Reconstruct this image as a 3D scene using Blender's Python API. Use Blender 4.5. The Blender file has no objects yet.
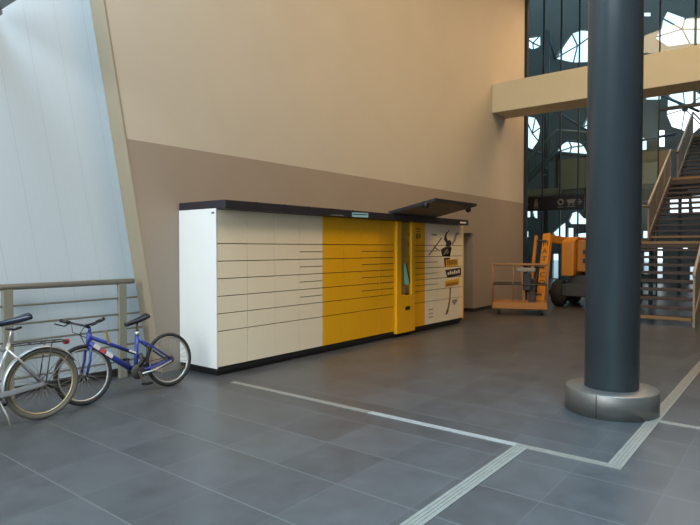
import bpy, bmesh, math, random
from mathutils import Vector, Matrix
random.seed(7)
S = bpy.context.scene
COL = S.collection
R = math.radians
# ---------------------------------------------------------------- camera
F_PX, HEAD, PITCH, EYE = 569.0, R(38.3), R(-1.43), 1.62
cam_d = bpy.data.cameras.new('camera'); cam = bpy.data.objects.new('camera', cam_d); COL.objects.link(cam)
cam_d.sensor_width = 36.0; cam_d.sensor_fit = 'HORIZONTAL'; cam_d.lens = 36.0 * F_PX / 700.0
cam_d.clip_end = 300
cam.location = (0, 0, EYE); cam.rotation_euler = (R(90) + PITCH, 0, HEAD - R(90))
S.camera = cam
# ---------------------------------------------------------------- world, lights, exposure
S.view_settings.view_transform = 'Standard'; S.view_settings.look = 'None'
S.view_settings.exposure = 0.0; S.view_settings.gamma = 1.0; S.view_settings.use_curve_mapping = False
W = bpy.data.worlds.new('sky'); S.world = W; W.use_nodes = True
bg = W.node_tree.nodes['Background']; bg.inputs[0].default_value = (0.80, 0.92, 1.0, 1); bg.inputs[1].default_value = 2.2

def area(name, loc, target, sx, sy, watts, color):
    d = bpy.data.lights.new(name, 'AREA'); d.shape = 'RECTANGLE'; d.size = sx; d.size_y = sy; d.energy = watts; d.color = color
    o = bpy.data.objects.new(name, d); COL.objects.link(o); o.location = loc
    o.rotation_euler = (Vector(target) - Vector(loc)).to_track_quat('-Z', 'Y').to_euler()
    return o
DAY = area('daylight_from_entrance', (-5.5, 3.2, 4.5), (3.0, 5.4, 0.0), 6, 5, 175, (0.98, 0.98, 0.96))
DAY.data.spread = R(100)
HALL = area('hall_ceiling_lamps', (8.5, 0.6, 9.4), (8.8, 3.2, 0), 8, 3, 520, (1.0, 0.68, 0.36))
FRONT = area('cool_floor_fill', (2.6, -0.6, 8.8), (2.9, 0.2, 0), 4, 4, 310, (0.30, 0.68, 1.0))  # added cool fill that tints the foreground floor; no skylight is built here
FRONT.data.spread = R(75)
NEAR = area('cool_cladding_fill', (0.2, 4.6, 9.0), (1.4, 5.6, 2.0), 4, 2.5, 420, (0.66, 0.84, 1.0))  # added cool fill from above for the cladding and the floor near it
FAR = area('far_hall_lamps', (17.5, 3.0, 9.0), (17.0, 3.6, 0), 4, 4, 290, (1.0, 0.62, 0.33))

# ---------------------------------------------------------------- helpers
def ray(x, y):
    fw = Vector((math.cos(HEAD) * math.cos(PITCH), math.sin(HEAD) * math.cos(PITCH), math.sin(PITCH)))
    rt = Vector((math.sin(HEAD), -math.cos(HEAD), 0)); up = rt.cross(fw)
    return fw + rt * ((x - 350) / F_PX) + up * ((262.5 - y) / F_PX)
def at_x(x, y, X): r = ray(x, y); return Vector((0, 0, EYE)) + r * (X / r.x)
def at_y(x, y, Y): r = ray(x, y); return Vector((0, 0, EYE)) + r * (Y / r.y)

class MB:
    def __init__(s): s.bm = bmesh.new()
    def face(s, pts):
        try: return s.bm.faces.new([s.bm.verts.new(p) for p in pts])
        except ValueError: return None
    def box(s, c, size, rot=None, bevel=0.0):
        m = (rot.to_4x4() if rot is not None else Matrix())
        tmp = bmesh.new(); bmesh.ops.create_cube(tmp, size=1.0)
        bmesh.ops.scale(tmp, vec=size, verts=tmp.verts)
        if bevel > 0: bmesh.ops.bevel(tmp, geom=list(tmp.edges), offset=bevel, segments=2, affect='EDGES', profile=0.5)
        bmesh.ops.transform(tmp, matrix=Matrix.Translation(c) @ m, verts=tmp.verts)
        s._merge(tmp); return s
    def b2(s, lo, hi, bevel=0.0):
        lo = Vector(lo); hi = Vector(hi); return s.box((lo + hi) / 2, hi - lo, None, bevel)
    def _merge(s, tmp):
        mp = {v: s.bm.verts.new(v.co) for v in tmp.verts}
        for f in tmp.faces:
            try:
                nf = s.bm.faces.new([mp[v] for v in f.verts]); nf.smooth = f.smooth
            except ValueError: pass
        tmp.free()
    def bar(s, p, q, w, h, up=(0, 0, 1), bevel=0.0):
        p = Vector(p); q = Vector(q); d = (q - p); L = d.length; d.normalize()
        up = Vector(up); sd = d.cross(up)
        if sd.length < 1e-4: sd = d.cross(Vector((0, 1, 0)))
        sd.normalize(); u = sd.cross(d)
        rot = Matrix((d, sd, u)).transposed()
        return s.box((p + q) / 2, (L, w, h), rot, bevel)
    def tube(s, pts, r, n=10, closed=False):
        pts = [Vector(p) for p in pts]; N = len(pts); rings = []
        rr = r if isinstance(r, (list, tuple)) else [r] * N
        prev = None
        for i, p in enumerate(pts):
            if closed: t = pts[(i + 1) % N] - pts[i - 1]
            else: t = pts[min(i + 1, N - 1)] - pts[max(i - 1, 0)]
            t.normalize()
            if prev is None:
                a = Vector((0, 0, 1)) if abs(t.z) < 0.9 else Vector((1, 0, 0))
                a = (a - t * a.dot(t)).normalized()
            else: a = (prev - t * prev.dot(t)).normalized()
            prev = a; b = t.cross(a)
            rings.append([s.bm.verts.new(p + (a * math.cos(2 * math.pi * k / n) + b * math.sin(2 * math.pi * k / n)) * rr[i]) for k in range(n)])
        for i in range(N if closed else N - 1):
            A = rings[i]; B = rings[(i + 1) % N]
            for k in range(n):
                f = s.bm.faces.new((A[k], A[(k + 1) % n], B[(k + 1) % n], B[k])); f.smooth = True
        if not closed:
            s.bm.faces.new(rings[0][::-1]); s.bm.faces.new(rings[-1])
        return s
    def torus(s, c, axis, Rr, r, n=48, m=10, a0=0.0, a1=2 * math.pi, ref=None):
        axis = Vector(axis).normalized(); c = Vector(c)
        a = Vector(ref) if ref else (Vector((0, 0, 1)) if abs(axis.z) < .9 else Vector((1, 0, 0)))
        a = (a - axis * a.dot(axis)).normalized(); b = axis.cross(a)
        full = abs(a1 - a0 - 2 * math.pi) < 1e-6
        k = n if full else n + 1
        pts = [c + (a * math.cos(a0 + (a1 - a0) * i / n) + b * math.sin(a0 + (a1 - a0) * i / n)) * Rr for i in range(k)]
        return s.tube(pts, r, m, full)
    def lathe(s, prof, c=(0, 0, 0), axis=(0, 0, 1), n=48, smooth=True):
        axis = Vector(axis).normalized(); c = Vector(c)
        a = Vector((1, 0, 0)) if abs(axis.x) < .9 else Vector((0, 1, 0))
        a = (a - axis * a.dot(axis)).normalized(); b = axis.cross(a)
        rings = [[s.bm.verts.new(c + axis * z + (a * math.cos(2 * math.pi * k / n) + b * math.sin(2 * math.pi * k / n)) * r) for k in range(n)] for r, z in prof]
        for A, B in zip(rings, rings[1:]):
            for k in range(n):
                f = s.bm.faces.new((A[k], A[(k + 1) % n], B[(k + 1) % n], B[k])); f.smooth = smooth
        s.bm.faces.new(rings[0][::-1]); s.bm.faces.new(rings[-1]); return s
    def prism(s, pts, off):
        off = Vector(off); A = [s.bm.verts.new(p) for p in pts]; B = [s.bm.verts.new(Vector(p) + off) for p in pts]; n = len(pts)
        s.bm.faces.new(A); s.bm.faces.new(B[::-1])
        for k in range(n): s.bm.faces.new((A[k], B[k], B[(k + 1) % n], A[(k + 1) % n]))
        return s
    def build(s, name, mat, parent=None, label=None, bevel=0.0):
        bmesh.ops.recalc_face_normals(s.bm, faces=s.bm.faces)
        me = bpy.data.meshes.new(name); s.bm.to_mesh(me); s.bm.free()
        me.materials.append(mat)
        o = bpy.data.objects.new(name, me); COL.objects.link(o)
        if parent: o.parent = parent; o.matrix_parent_inverse = Matrix()
        if label: o['label'] = label
        if bevel > 0:
            md = o.modifiers.new('bevel', 'BEVEL'); md.width = bevel; md.segments = 2; md.limit_method = 'ANGLE'
        return o
def thing(name, label, cat, loc=(0, 0, 0), group=None, rot=(0, 0, 0)):
    o = bpy.data.objects.new(name, None); COL.objects.link(o); o.location = loc; o.rotation_euler = rot
    o['label'] = label; o['category'] = cat
    o.empty_display_size = 0.1
    if group: o['group'] = group
    return o
def tag(o, label, cat, group=None):
    o['label'] = label; o['category'] = cat
    if group: o['group'] = group
    return o
def struct(o): o['kind'] = 'structure'; return o
def text_mesh(name, txt, size, mat, matrix, parent, extrude=0.001):
    cu = bpy.data.curves.new(name, 'FONT'); cu.body = txt; cu.size = size; cu.extrude = extrude; cu.align_x = 'CENTER'; cu.align_y = 'CENTER'
    t = bpy.data.objects.new(name, cu); COL.objects.link(t)
    dg = bpy.context.evaluated_depsgraph_get(); me = bpy.data.meshes.new_from_object(t.evaluated_get(dg))
    bpy.data.objects.remove(t); me.transform(matrix); me.materials.clear(); me.materials.append(mat); me.name = name
    o = bpy.data.objects.new(name, me); COL.objects.link(o)
    if parent: o.parent = parent
    return o

# ---------------------------------------------------------------- materials
def mat(name, color, rough=0.5, metal=0.0, noise=0.0, nscale=8.0, bump=0.0, bscale=60.0, spec=0.5, emit=0.0):
    m = bpy.data.materials.new(name); m.use_nodes = True; nt = m.node_tree; b = nt.nodes['Principled BSDF']
    b.inputs['Base Color'].default_value = (*color, 1); b.inputs['Roughness'].default_value = rough; b.inputs['Metallic'].default_value = metal
    b.inputs['Specular IOR Level'].default_value = spec
    if emit: b.inputs['Emission Color'].default_value = (*color, 1); b.inputs['Emission Strength'].default_value = emit
    tc = nt.nodes.new('ShaderNodeTexCoord')
    if noise > 0:
        n = nt.nodes.new('ShaderNodeTexNoise'); n.inputs['Scale'].default_value = nscale; n.inputs['Detail'].default_value = 5
        r = nt.nodes.new('ShaderNodeMixRGB'); r.blend_type = 'MIX'
        r.inputs[1].default_value = (*[max(0, c * (1 - noise)) for c in color], 1); r.inputs[2].default_value = (*[min(1, c * (1 + noise)) for c in color], 1)
        nt.links.new(tc.outputs['Object'], n.inputs['Vector']); nt.links.new(n.outputs['Fac'], r.inputs[0]); nt.links.new(r.outputs[0], b.inputs['Base Color'])
    if bump > 0:
        n2 = nt.nodes.new('ShaderNodeTexNoise'); n2.inputs['Scale'].default_value = bscale; n2.inputs['Detail'].default_value = 3
        bp = nt.nodes.new('ShaderNodeBump'); bp.inputs['Strength'].default_value = bump; bp.inputs['Distance'].default_value = 0.01
        nt.links.new(tc.outputs['Object'], n2.inputs['Vector']); nt.links.new(n2.outputs['Fac'], bp.inputs['Height']); nt.links.new(bp.outputs[0], b.inputs['Normal'])
    return m
def math_node(nt, op, a, b=None):
    n = nt.nodes.new('ShaderNodeMath'); n.operation = op
    for i, v in enumerate((a, b)):
        if v is None: continue
        if isinstance(v, (int, float)): n.inputs[i].default_value = v
        else: nt.links.new(v, n.inputs[i])
    return n.outputs[0]

def tile_mat():
    m = mat('slate_floor_tiles', (0.1, 0.1, 0.11), 0.42, spec=0.5); nt = m.node_tree; b = nt.nodes['Principled BSDF']
    g = nt.nodes.new('ShaderNodeNewGeometry'); sp = nt.nodes.new('ShaderNodeSeparateXYZ'); nt.links.new(g.outputs['Position'], sp.inputs[0])
    T = 0.597
    ux = math_node(nt, 'DIVIDE', math_node(nt, 'SUBTRACT', sp.outputs[0], 1.79 - 20 * T), T)
    uy = math_node(nt, 'DIVIDE', math_node(nt, 'SUBTRACT', sp.outputs[1], 0.68 - 40 * T), T)
    fx, fy = math_node(nt, 'FRACT', ux), math_node(nt, 'FRACT', uy)
    ix, iy = math_node(nt, 'FLOOR', ux), math_node(nt, 'FLOOR', uy)
    def line(f, w):
        d = math_node(nt, 'MINIMUM', f, math_node(nt, 'SUBTRACT', 1.0, f)); return math_node(nt, 'LESS_THAN', d, w)
    grout = math_node(nt, 'MAXIMUM', line(fx, 0.0075), math_node(nt, 'MULTIPLY', line(fy, 0.006), 0.35))
    cb = nt.nodes.new('ShaderNodeCombineXYZ'); nt.links.new(ix, cb.inputs[0]); nt.links.new(iy, cb.inputs[1])
    wn = nt.nodes.new('ShaderNodeTexWhiteNoise'); wn.noise_dimensions = '3D'; nt.links.new(cb.outputs[0], wn.inputs['Vector'])
    ns = nt.nodes.new('ShaderNodeTexNoise'); ns.inputs['Scale'].default_value = 3.5; ns.inputs['Detail'].default_value = 8; ns.inputs['Roughness'].default_value = 0.65
    nt.links.new(g.outputs['Position'], ns.inputs['Vector'])
    v = math_node(nt, 'ADD', math_node(nt, 'MULTIPLY', wn.outputs['Value'], 0.28), math_node(nt, 'MULTIPLY', ns.outputs['Fac'], 0.9))
    rp = nt.nodes.new('ShaderNodeValToRGB'); rp.color_ramp.elements[0].position = 0.25; rp.color_ramp.elements[1].position = 0.95
    rp.color_ramp.elements[0].color = (0.048, 0.048, 0.049, 1); rp.color_ramp.elements[1].color = (0.097, 0.096, 0.097, 1)
    nt.links.new(v, rp.inputs[0])
    mx = nt.nodes.new('ShaderNodeMixRGB'); nt.links.new(grout, mx.inputs[0]); nt.links.new(rp.outputs[0], mx.inputs[1]); mx.inputs[2].default_value = (0.135, 0.135, 0.13, 1)
    nt.links.new(mx.outputs[0], b.inputs['Base Color'])
    rr = nt.nodes.new('ShaderNodeMapRange'); rr.inputs['To Min'].default_value = 0.26; rr.inputs['To Max'].default_value = 0.44
    nt.links.new(ns.outputs['Fac'], rr.inputs['Value']); nt.links.new(rr.outputs[0], b.inputs['Roughness'])
    bp = nt.nodes.new('ShaderNodeBump'); bp.inputs['Strength'].default_value = 0.25; bp.inputs['Distance'].default_value = 0.004
    nt.links.new(math_node(nt, 'SUBTRACT', ns.outputs['Fac'], grout), bp.inputs['Height']); nt.links.new(bp.outputs[0], b.inputs['Normal'])
    return m
def wall_mat():
    m = mat('two_tone_plaster', (0.6, 0.5, 0.38), 0.75, bump=0.08, bscale=90); nt = m.node_tree; b = nt.nodes['Principled BSDF']
    g = nt.nodes.new('ShaderNodeNewGeometry'); sp = nt.nodes.new('ShaderNodeSeparateXYZ'); nt.links.new(g.outputs['Position'], sp.inputs[0])
    hi = math_node(nt, 'GREATER_THAN', sp.outputs[2], 2.965)
    ns = nt.nodes.new('ShaderNodeTexNoise'); ns.inputs['Scale'].default_value = 1.3; ns.inputs['Detail'].default_value = 6
    nt.links.new(g.outputs['Position'], ns.inputs['Vector'])
    mx = nt.nodes.new('ShaderNodeMixRGB'); nt.links.new(hi, mx.inputs[0]); mx.inputs[1].default_value = (0.385, 0.315, 0.245, 1); mx.inputs[2].default_value = (0.62, 0.565, 0.455, 1)
    m2 = nt.nodes.new('ShaderNodeMixRGB'); m2.blend_type = 'MULTIPLY'; m2.inputs[0].default_value = 0.12
    nt.links.new(mx.outputs[0], m2.inputs[1]); nt.links.new(ns.outputs['Fac'], m2.inputs[2]); nt.links.new(m2.outputs[0], b.inputs['Base Color'])
    return m
def cladding_mat():
    m = mat('pale_blue_cladding', (0.6, 0.68, 0.7), 0.45, spec=0.4); nt = m.node_tree; b = nt.nodes['Principled BSDF']
    g = nt.nodes.new('ShaderNodeNewGeometry'); sp = nt.nodes.new('ShaderNodeSeparateXYZ'); nt.links.new(g.outputs['Position'], sp.inputs[0])
    u = math_node(nt, 'ADD', sp.outputs[0], math_node(nt, 'MULTIPLY', sp.outputs[2], 0.165))
    f = math_node(nt, 'FRACT', math_node(nt, 'DIVIDE', math_node(nt, 'SUBTRACT', u, 3.82 - 35.0), 0.35))
    d = math_node(nt, 'MINIMUM', f, math_node(nt, 'SUBTRACT', 1.0, f)); seam = math_node(nt, 'LESS_THAN', d, 0.016)
    f2 = math_node(nt, 'FRACT', math_node(nt, 'DIVIDE', u, 0.07)); rib = math_node(nt, 'MULTIPLY', math_node(nt, 'LESS_THAN', f2, 0.16), 0.12)
    k = math_node(nt, 'MAXIMUM', seam, rib)
    mx = nt.nodes.new('ShaderNodeMixRGB'); nt.links.new(math_node(nt, 'MULTIPLY', k, 0.28), mx.inputs[0])
    mx.inputs[1].default_value = (0.60, 0.71, 0.78, 1); mx.inputs[2].default_value = (0.42, 0.49, 0.52, 1)
    nt.links.new(mx.outputs[0], b.inputs['Base Color'])
    bp = nt.nodes.new('ShaderNodeBump'); bp.inputs['Strength'].default_value = 0.35; bp.inputs['Distance'].default_value = 0.01; bp.invert = True
    nt.links.new(k, bp.inputs['Height']); nt.links.new(bp.outputs[0], b.inputs['Normal'])
    return m
def glass_mat():
    m = bpy.data.materials.new('tinted_glass'); m.use_nodes = True; nt = m.node_tree; nt.nodes.clear()
    out = nt.nodes.new('ShaderNodeOutputMaterial'); t = nt.nodes.new('ShaderNodeBsdfTransparent'); t.inputs[0].default_value = (0.80, 0.90, 0.92, 1)
    gl = nt.nodes.new('ShaderNodeBsdfGlossy'); gl.inputs['Roughness'].default_value = 0.03; gl.inputs[0].default_value = (0.8, 0.9, 0.95, 1)
    mx = nt.nodes.new('ShaderNodeMixShader'); mx.inputs[0].default_value = 0.07
    nt.links.new(t.outputs[0], mx.inputs[1]); nt.links.new(gl.outputs[0], mx.inputs[2]); nt.links.new(mx.outputs[0], out.inputs[0]); return m

M = dict(
    tiles=tile_mat(), wall=wall_mat(), clad=cladding_mat(), glass=glass_mat(),
    tan=mat('tan_plaster', (0.35, 0.29, 0.20), 0.75, noise=0.06, nscale=3, bump=0.06),
    beam=mat('sand_plaster', (0.62, 0.55, 0.37), 0.8, noise=0.05, nscale=3, bump=0.06),
    ceil=mat('grey_ceiling', (0.42, 0.38, 0.33), 0.85, noise=0.05, nscale=2),
    nearwall=mat('hall_wall_paint', (0.48, 0.42, 0.35), 0.85, noise=0.05, nscale=2),
    base=mat('dark_skirting', (0.035, 0.03, 0.028), 0.5, noise=0.2, nscale=10),
    alu2=mat('bright_strip', (0.46, 0.45, 0.43), 0.4, 0.3, noise=0.2, nscale=14),  # lighter metal for the middle run of the long joint strip
    alu=mat('aluminium_strip', (0.29, 0.27, 0.23), 0.42, 0.2, noise=0.2, nscale=14, bump=0.1),
    white=mat('warm_lit_white_coat', (0.83, 0.73, 0.54), 0.42, noise=0.02, nscale=5),  # white door paint with the warm lamplight mixed into its colour
    side=mat('white_powder_coat', (0.84, 0.85, 0.82), 0.4, noise=0.02, nscale=5),
    yellow=mat('yellow_powder_coat', (0.80, 0.41, 0.006), 0.38, noise=0.03, nscale=5),
    yellow2=mat('recessed_ochre', (0.36, 0.22, 0.03), 0.45, noise=0.06, nscale=8),
    dark=mat('dark_cabinet_steel', (0.055, 0.038, 0.02), 0.6, noise=0.1),
    roof=mat('anthracite_roof_steel', (0.022, 0.020, 0.027), 0.42, noise=0.15, nscale=6),
    plinth=mat('black_plinth', (0.014, 0.015, 0.018), 0.45, noise=0.2),
    canopy_under=mat('olive_canopy_lining', (0.14, 0.105, 0.062), 0.6, noise=0.1),
    black=mat('black_plastic', (0.012, 0.012, 0.014), 0.4, noise=0.2, nscale=20),
    ink=mat('brown_black_print', (0.035, 0.025, 0.02), 0.5, noise=0.4, nscale=30),
    greyink=mat('grey_print', (0.30, 0.27, 0.23), 0.5, noise=0.2, nscale=30),
    stick=mat('brown_print', (0.16, 0.09, 0.05), 0.5, noise=0.3, nscale=30),
    banner=mat('amber_print', (0.72, 0.40, 0.03), 0.5, noise=0.08, nscale=20),
    amberink=mat('dark_amber_print', (0.25, 0.11, 0.01), 0.5, noise=0.2, nscale=30),
    paper=mat('white_print', (0.8, 0.78, 0.72), 0.5, noise=0.05, nscale=30),
    teal=mat('teal_reflection', (0.12, 0.32, 0.25), 0.25, emit=0.25, noise=0.1),  # screen reflection put into a faintly glowing colour
    cyan=mat('pale_cyan_display', (0.30, 0.52, 0.58), 0.3, emit=0.15, noise=0.2, nscale=20),
    tealdark=mat('dark_teal_print', (0.02, 0.10, 0.11), 0.3, noise=0.2),
    column=mat('blue_grey_paint', (0.060, 0.080, 0.092), 0.28, noise=0.06, nscale=4, spec=0.55),
    steel=mat('brushed_steel', (0.25, 0.235, 0.21), 0.42, 0.7, noise=0.08, nscale=30),
    rail=mat('galvanised_rail', (0.30, 0.30, 0.26), 0.45, 0.4, noise=0.08, nscale=12),
    post=mat('grey_painted_post', (0.26, 0.255, 0.20), 0.55, 0.1, noise=0.08, nscale=10),
    tyre=mat('tyre_rubber', (0.028, 0.027, 0.026), 0.8, noise=0.3, nscale=40),
    oldtyre=mat('weathered_tyre', (0.13, 0.12, 0.095), 0.8, noise=0.3, nscale=30),
    rim=mat('alloy_rim', (0.62, 0.60, 0.55), 0.3, 0.6, noise=0.1, nscale=20),
    goldrim=mat('brassy_rim', (0.55, 0.45, 0.26), 0.35, 0.6, noise=0.15, nscale=20),
    spoke=mat('steel_spokes', (0.35, 0.34, 0.32), 0.4, 0.6, noise=0.1),
    blue=mat('blue_bike_paint', (0.035, 0.055, 0.30), 0.3, noise=0.1, nscale=10),
    silver=mat('silver_bike_paint', (0.55, 0.57, 0.57), 0.28, 0.6, noise=0.06, nscale=10),
    saddle=mat('saddle_vinyl', (0.018, 0.022, 0.035), 0.22, noise=0.2, nscale=20),
    red=mat('red_lens', (0.35, 0.02, 0.03), 0.3, noise=0.1),
    redprint=mat('red_print', (0.75, 0.10, 0.08), 0.4, noise=0.1),
    rust=mat('rusty_steel', (0.16, 0.085, 0.04), 0.7, 0.3, noise=0.4, nscale=30),
    ochre=mat('ochre_plastic', (0.40, 0.28, 0.06), 0.5, noise=0.1),
    orange=mat('orange_lift_paint', (0.44, 0.17, 0.018), 0.42, noise=0.12, nscale=6),
    amber=mat('amber_lift_paint', (0.58, 0.215, 0.012), 0.42, noise=0.1, nscale=6),
    rustrail=mat('worn_orange_rail', (0.33, 0.17, 0.07), 0.55, noise=0.25, nscale=12),
    grime=mat('dirty_chassis_steel', (0.05, 0.045, 0.04), 0.6, noise=0.3, nscale=8),
    tread=mat('dark_wood_tread', (0.055, 0.034, 0.022), 0.5, noise=0.25, nscale=12),
    nosing=mat('ochre_nosing', (0.28, 0.16, 0.05), 0.5, noise=0.1),
    stringer=mat('taupe_stringer', (0.34, 0.28, 0.21), 0.5, noise=0.1, nscale=6),
    wood=mat('varnished_handrail', (0.44, 0.38, 0.30), 0.35, noise=0.15, nscale=12),
    panel=mat('bronze_panel', (0.36, 0.32, 0.26), 0.35, noise=0.1),
    mull=mat('dark_mullion', (0.022, 0.030, 0.033), 0.4, 0.3, noise=0.1),
    shell=mat('dark_teal_steel', (0.13, 0.15, 0.15), 0.6, noise=0.2, nscale=1.5),
    strut=mat('grey_blue_strut', (0.06, 0.09, 0.11), 0.5, noise=0.1),
    mezz=mat('ochre_fascia', (0.30, 0.25, 0.16), 0.8, noise=0.1, nscale=2),
    sign=mat('black_sign', (0.012, 0.012, 0.014), 0.35, noise=0.1),
    pict=mat('grey_pictogram', (0.17, 0.16, 0.145), 0.5, noise=0.05),
    lamp=mat('lamp_glow', (1.0, 0.95, 0.85), 0.4, emit=9.0),
    tube=mat('cool_tube_glow', (0.88, 0.95, 1.0), 0.4, emit=3.0),
    batten=mat('grey_batten', (0.22, 0.24, 0.26), 0.4, 0.3, noise=0.1),
    door=mat('brown_door', (0.12, 0.085, 0.06), 0.55, noise=0.1, nscale=4),
    ground=mat('outside_paving', (0.30, 0.32, 0.34), 0.6, noise=0.1, nscale=2),
)
# ---------------------------------------------------------------- setting
struct(MB().b2((-8, -8, -0.2), (30, 14, 0)).build('floor', M['tiles']))
struct(MB().b2((-8, -8, 11.5), (20.7, 14, 11.7)).build('ceiling', M['ceil']))

EDGE = lambda z: 4.303 - 0.165 * z
b = MB(); b.prism([(EDGE(0), 6.5, 0), (EDGE(11.5), 6.5, 11.5), (16.6, 6.5, 11.5), (16.6, 6.5, 0), (13.27, 6.5, 0), (13.27, 6.5, 2.0), (12.2, 6.5, 2.0), (12.2, 6.5, 0)], (0, 0.45, 0))
struct(b.build('wall_back', M['wall']))
b = MB(); b.prism([(EDGE(0) - .025, 6.497, 0), (EDGE(11.5) - .025, 6.497, 11.5), (EDGE(11.5), 6.497, 11.5), (EDGE(0), 6.497, 0)], (0, 0.3, 0))
struct(b.build('trim_1', M['tan']))
struct(MB().b2((-8, 6.8, 0), (4.42, 7.0, 11.5)).build('wall_left', M['clad']))
struct(MB().b2((-8, 6.775, 0), (4.27, 6.8, 0.09)).build('baseboard_left', M['base']))
b = MB(); b.b2((11.3, 6.475, 0), (12.2, 6.5, 0.09)); b.b2((13.27, 6.475, 0), (16.6, 6.5, 0.09)); b.b2((13.245, 6.475, 0), (13.27, 6.94, 0.09))
struct(b.build('baseboard_back', M['base']))
d = struct(MB().b2((12.2, 6.86, 0), (13.245, 6.91, 2.0)).build('door_1', M['door']))
MB().tube([(12.32, 6.86, 1.0), (12.32, 6.80, 1.0), (12.44, 6.80, 1.0)], 0.011).build('door_handle', M['steel'], d)
struct(MB().b2((16.6, 6.42, 0), (16.74, 6.95, 11.5)).build('trim_2', M['mull']))
struct(MB().b2((-8, -8.2, 0), (20.7, -8, 11.5)).build('wall_near', M['nearwall']))
struct(MB().b2((16.74, 14, 0), (30.2, 14.2, 17.0)).build('wall_side', M['shell']))
struct(MB().b2((20.7, -8.2, 0), (30.2, -8, 17.0)).build('wall_outside', M['shell']))
struct(MB().b2((20.5, -8, 11.7), (20.7, 14, 17.0)).build('wall_front', M['shell']))
b = MB(); b.b2((16.60, 6.95, 0), (16.74, 14, 11.5)); struct(b.build('wall_return', M['nearwall']))
# entrance end: a wall with a tall wide opening to the daylight
b = MB(); b.b2((-8.2, -8, 0), (-8, -6.5, 11.5)); b.b2((-8.2, 5.2, 0), (-8, 7, 11.5)); b.b2((-8.2, -6.5, 8.6), (-8, 5.2, 11.5))
struct(b.build('wall_entrance', M['nearwall']))
# beam across the hall
struct(MB().b2((14.34, -8, 5.23), (15.24, 6.5, 6.0)).build('beam', M['beam'], bevel=0.015))
# floor joint strips
def strip(n, lo, hi, m_='alu'):   # a ribbed metal joint cover: a flat band with two raised edges and a dark centre groove
    o = MB(); o.b2((lo[0], lo[1], 0), (hi[0], hi[1], 0.003)); ax = 0 if hi[0] - lo[0] < hi[1] - lo[1] else 1; wd = hi[ax] - lo[ax]
    for a, e in ((0, .22), (.30, .47), (.53, .70), (.78, 1)):
        l2, h2 = list(lo), list(hi); l2[ax] = lo[ax] + a * wd; h2[ax] = lo[ax] + e * wd; o.b2((*l2, 0.003), (*h2, 0.006))
    return struct(o.build('trim_%d' % n, M[m_]))
strip(3, (4.462, 1.0), (4.532, 1.81)); strip(8, (4.462, 1.81), (4.532, 3.30), 'alu2'); strip(9, (4.462, 3.30), (4.532, 5.36)); strip(4, (-1.0, 1.700), (4.462, 1.810)); strip(5, (4.532, 1.0), (13.2, 1.105)); strip(6, (5.90, -6.0), (5.97, 1.0))
# ---------------------------------------------------------------- glass front beyond the lift and the stair
GX = 20.5
w = struct(MB().b2((GX, 3.6, 0), (GX + 0.02, 13.9, 11.5)).build('window_1', M['glass']))
f = MB(); y = 3.6
while y < 13.9:
    f.b2((GX - 0.04, y - 0.016, 0), (GX + 0.06, y + 0.016, 11.5)); y += 0.62
f.b2((GX - 0.05, 3.6, 0), (GX + 0.07, 13.9, 0.12)); f.b2((GX - 0.05, 3.6, 3.05), (GX + 0.07, 13.9, 3.10))
f.build('window_frame', M['mull'], w)
w = struct(MB().b2((GX, -7.9, 6.1), (GX + 0.02, 3.57, 11.5)).build('window_2', M['glass']))
f = MB(); y = -7.3
while y < 3.5:
    f.b2((GX - 0.06, y - 0.028, 6.1), (GX + 0.08, y + 0.028, 11.5)); y += 1.24
f.b2((GX - 0.06, -7.9, 6.0), (GX + 0.08, 3.57, 6.1)); f.build('window_frame', M['mull'], w)

# lattice roof outside: a dark steel skin with polygonal openings, braced by struts, the sky behind it
SX = 30.0
holes = [
    [(526, 38), (541, 36), (541, 47), (534, 50), (526, 47)],
    [(556, 59), (563, 46), (572, 33), (580, 30), (600, 31), (604, 62), (574, 63)],
    [(655, 38), (661, 29), (663, 19), (667, 11), (686, 18), (700, 18), (722, 30), (716, 44), (690, 44), (669, 47)],
    [(643, 12), (651, 12), (651, 17), (643, 17)],
    [(525, 116), (536, 118), (541, 128), (539, 141), (532, 151), (525, 148)],
    [(556, 153), (562, 144), (569, 140), (577, 141), (584, 146), (588, 154), (570, 155)],
    [(583, 128), (590, 110), (606, 112), (604, 134)],
    [(668, 96), (674, 90), (683, 88), (694, 90), (702, 96), (705, 112), (702, 126), (692, 135), (682, 130), (672, 127), (667, 115)],
    [(646, 95), (661, 95), (661, 100), (646, 100)],
    [(659, 130), (665, 130), (665, 147), (659, 147)],
    [(641, 137), (647, 139), (647, 150), (641, 150)],
    [(526, 209), (531, 208), (531, 217), (526, 218)], [(532, 209), (538, 209), (538, 219), (534, 217)],
    [(553, 233), (560, 226), (566, 222), (566, 240), (558, 239)],
    [(569, 221), (572, 213), (578, 211), (584, 218), (592, 221), (592, 224), (571, 224)], [(568, 228), (574, 228), (574, 238), (568, 238)], [(576, 234), (592, 232), (592, 240), (576, 240)],
    [(524, 232), (529, 231), (529, 237), (524, 237)],
    [(553, 254), (559, 254), (559, 279), (553, 279)], [(566, 279), (590, 279), (590, 284), (566, 284)],
    [(643, 231), (652, 231), (652, 238), (643, 238)], [(644, 246), (653, 246), (653, 274), (644, 274)], [(657, 246), (663, 246), (663, 278), (657, 278)],
    [(683, 245), (688, 245), (688, 251), (683, 251)], [(670, 195), (689, 194), (689, 214), (670, 214)], [(691, 196), (704, 195), (704, 213), (693, 213)],
    [(690, 266), (697, 266), (697, 280), (690, 280)],
]
cu = bpy.data.curves.new('lattice_roof', 'CURVE'); cu.dimensions = '2D'; cu.fill_mode = 'BOTH'; cu.extrude = 0.12
def spl(pts):
    sp = cu.splines.new('POLY'); sp.points.add(len(pts) - 1); sp.use_cyclic_u = True
    for i, p in enumerate(pts): sp.points[i].co = (p[0], p[1], 0, 1)
spl([(-8, 0), (14, 0), (14, 17), (-8, 17)])
H3 = []
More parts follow.
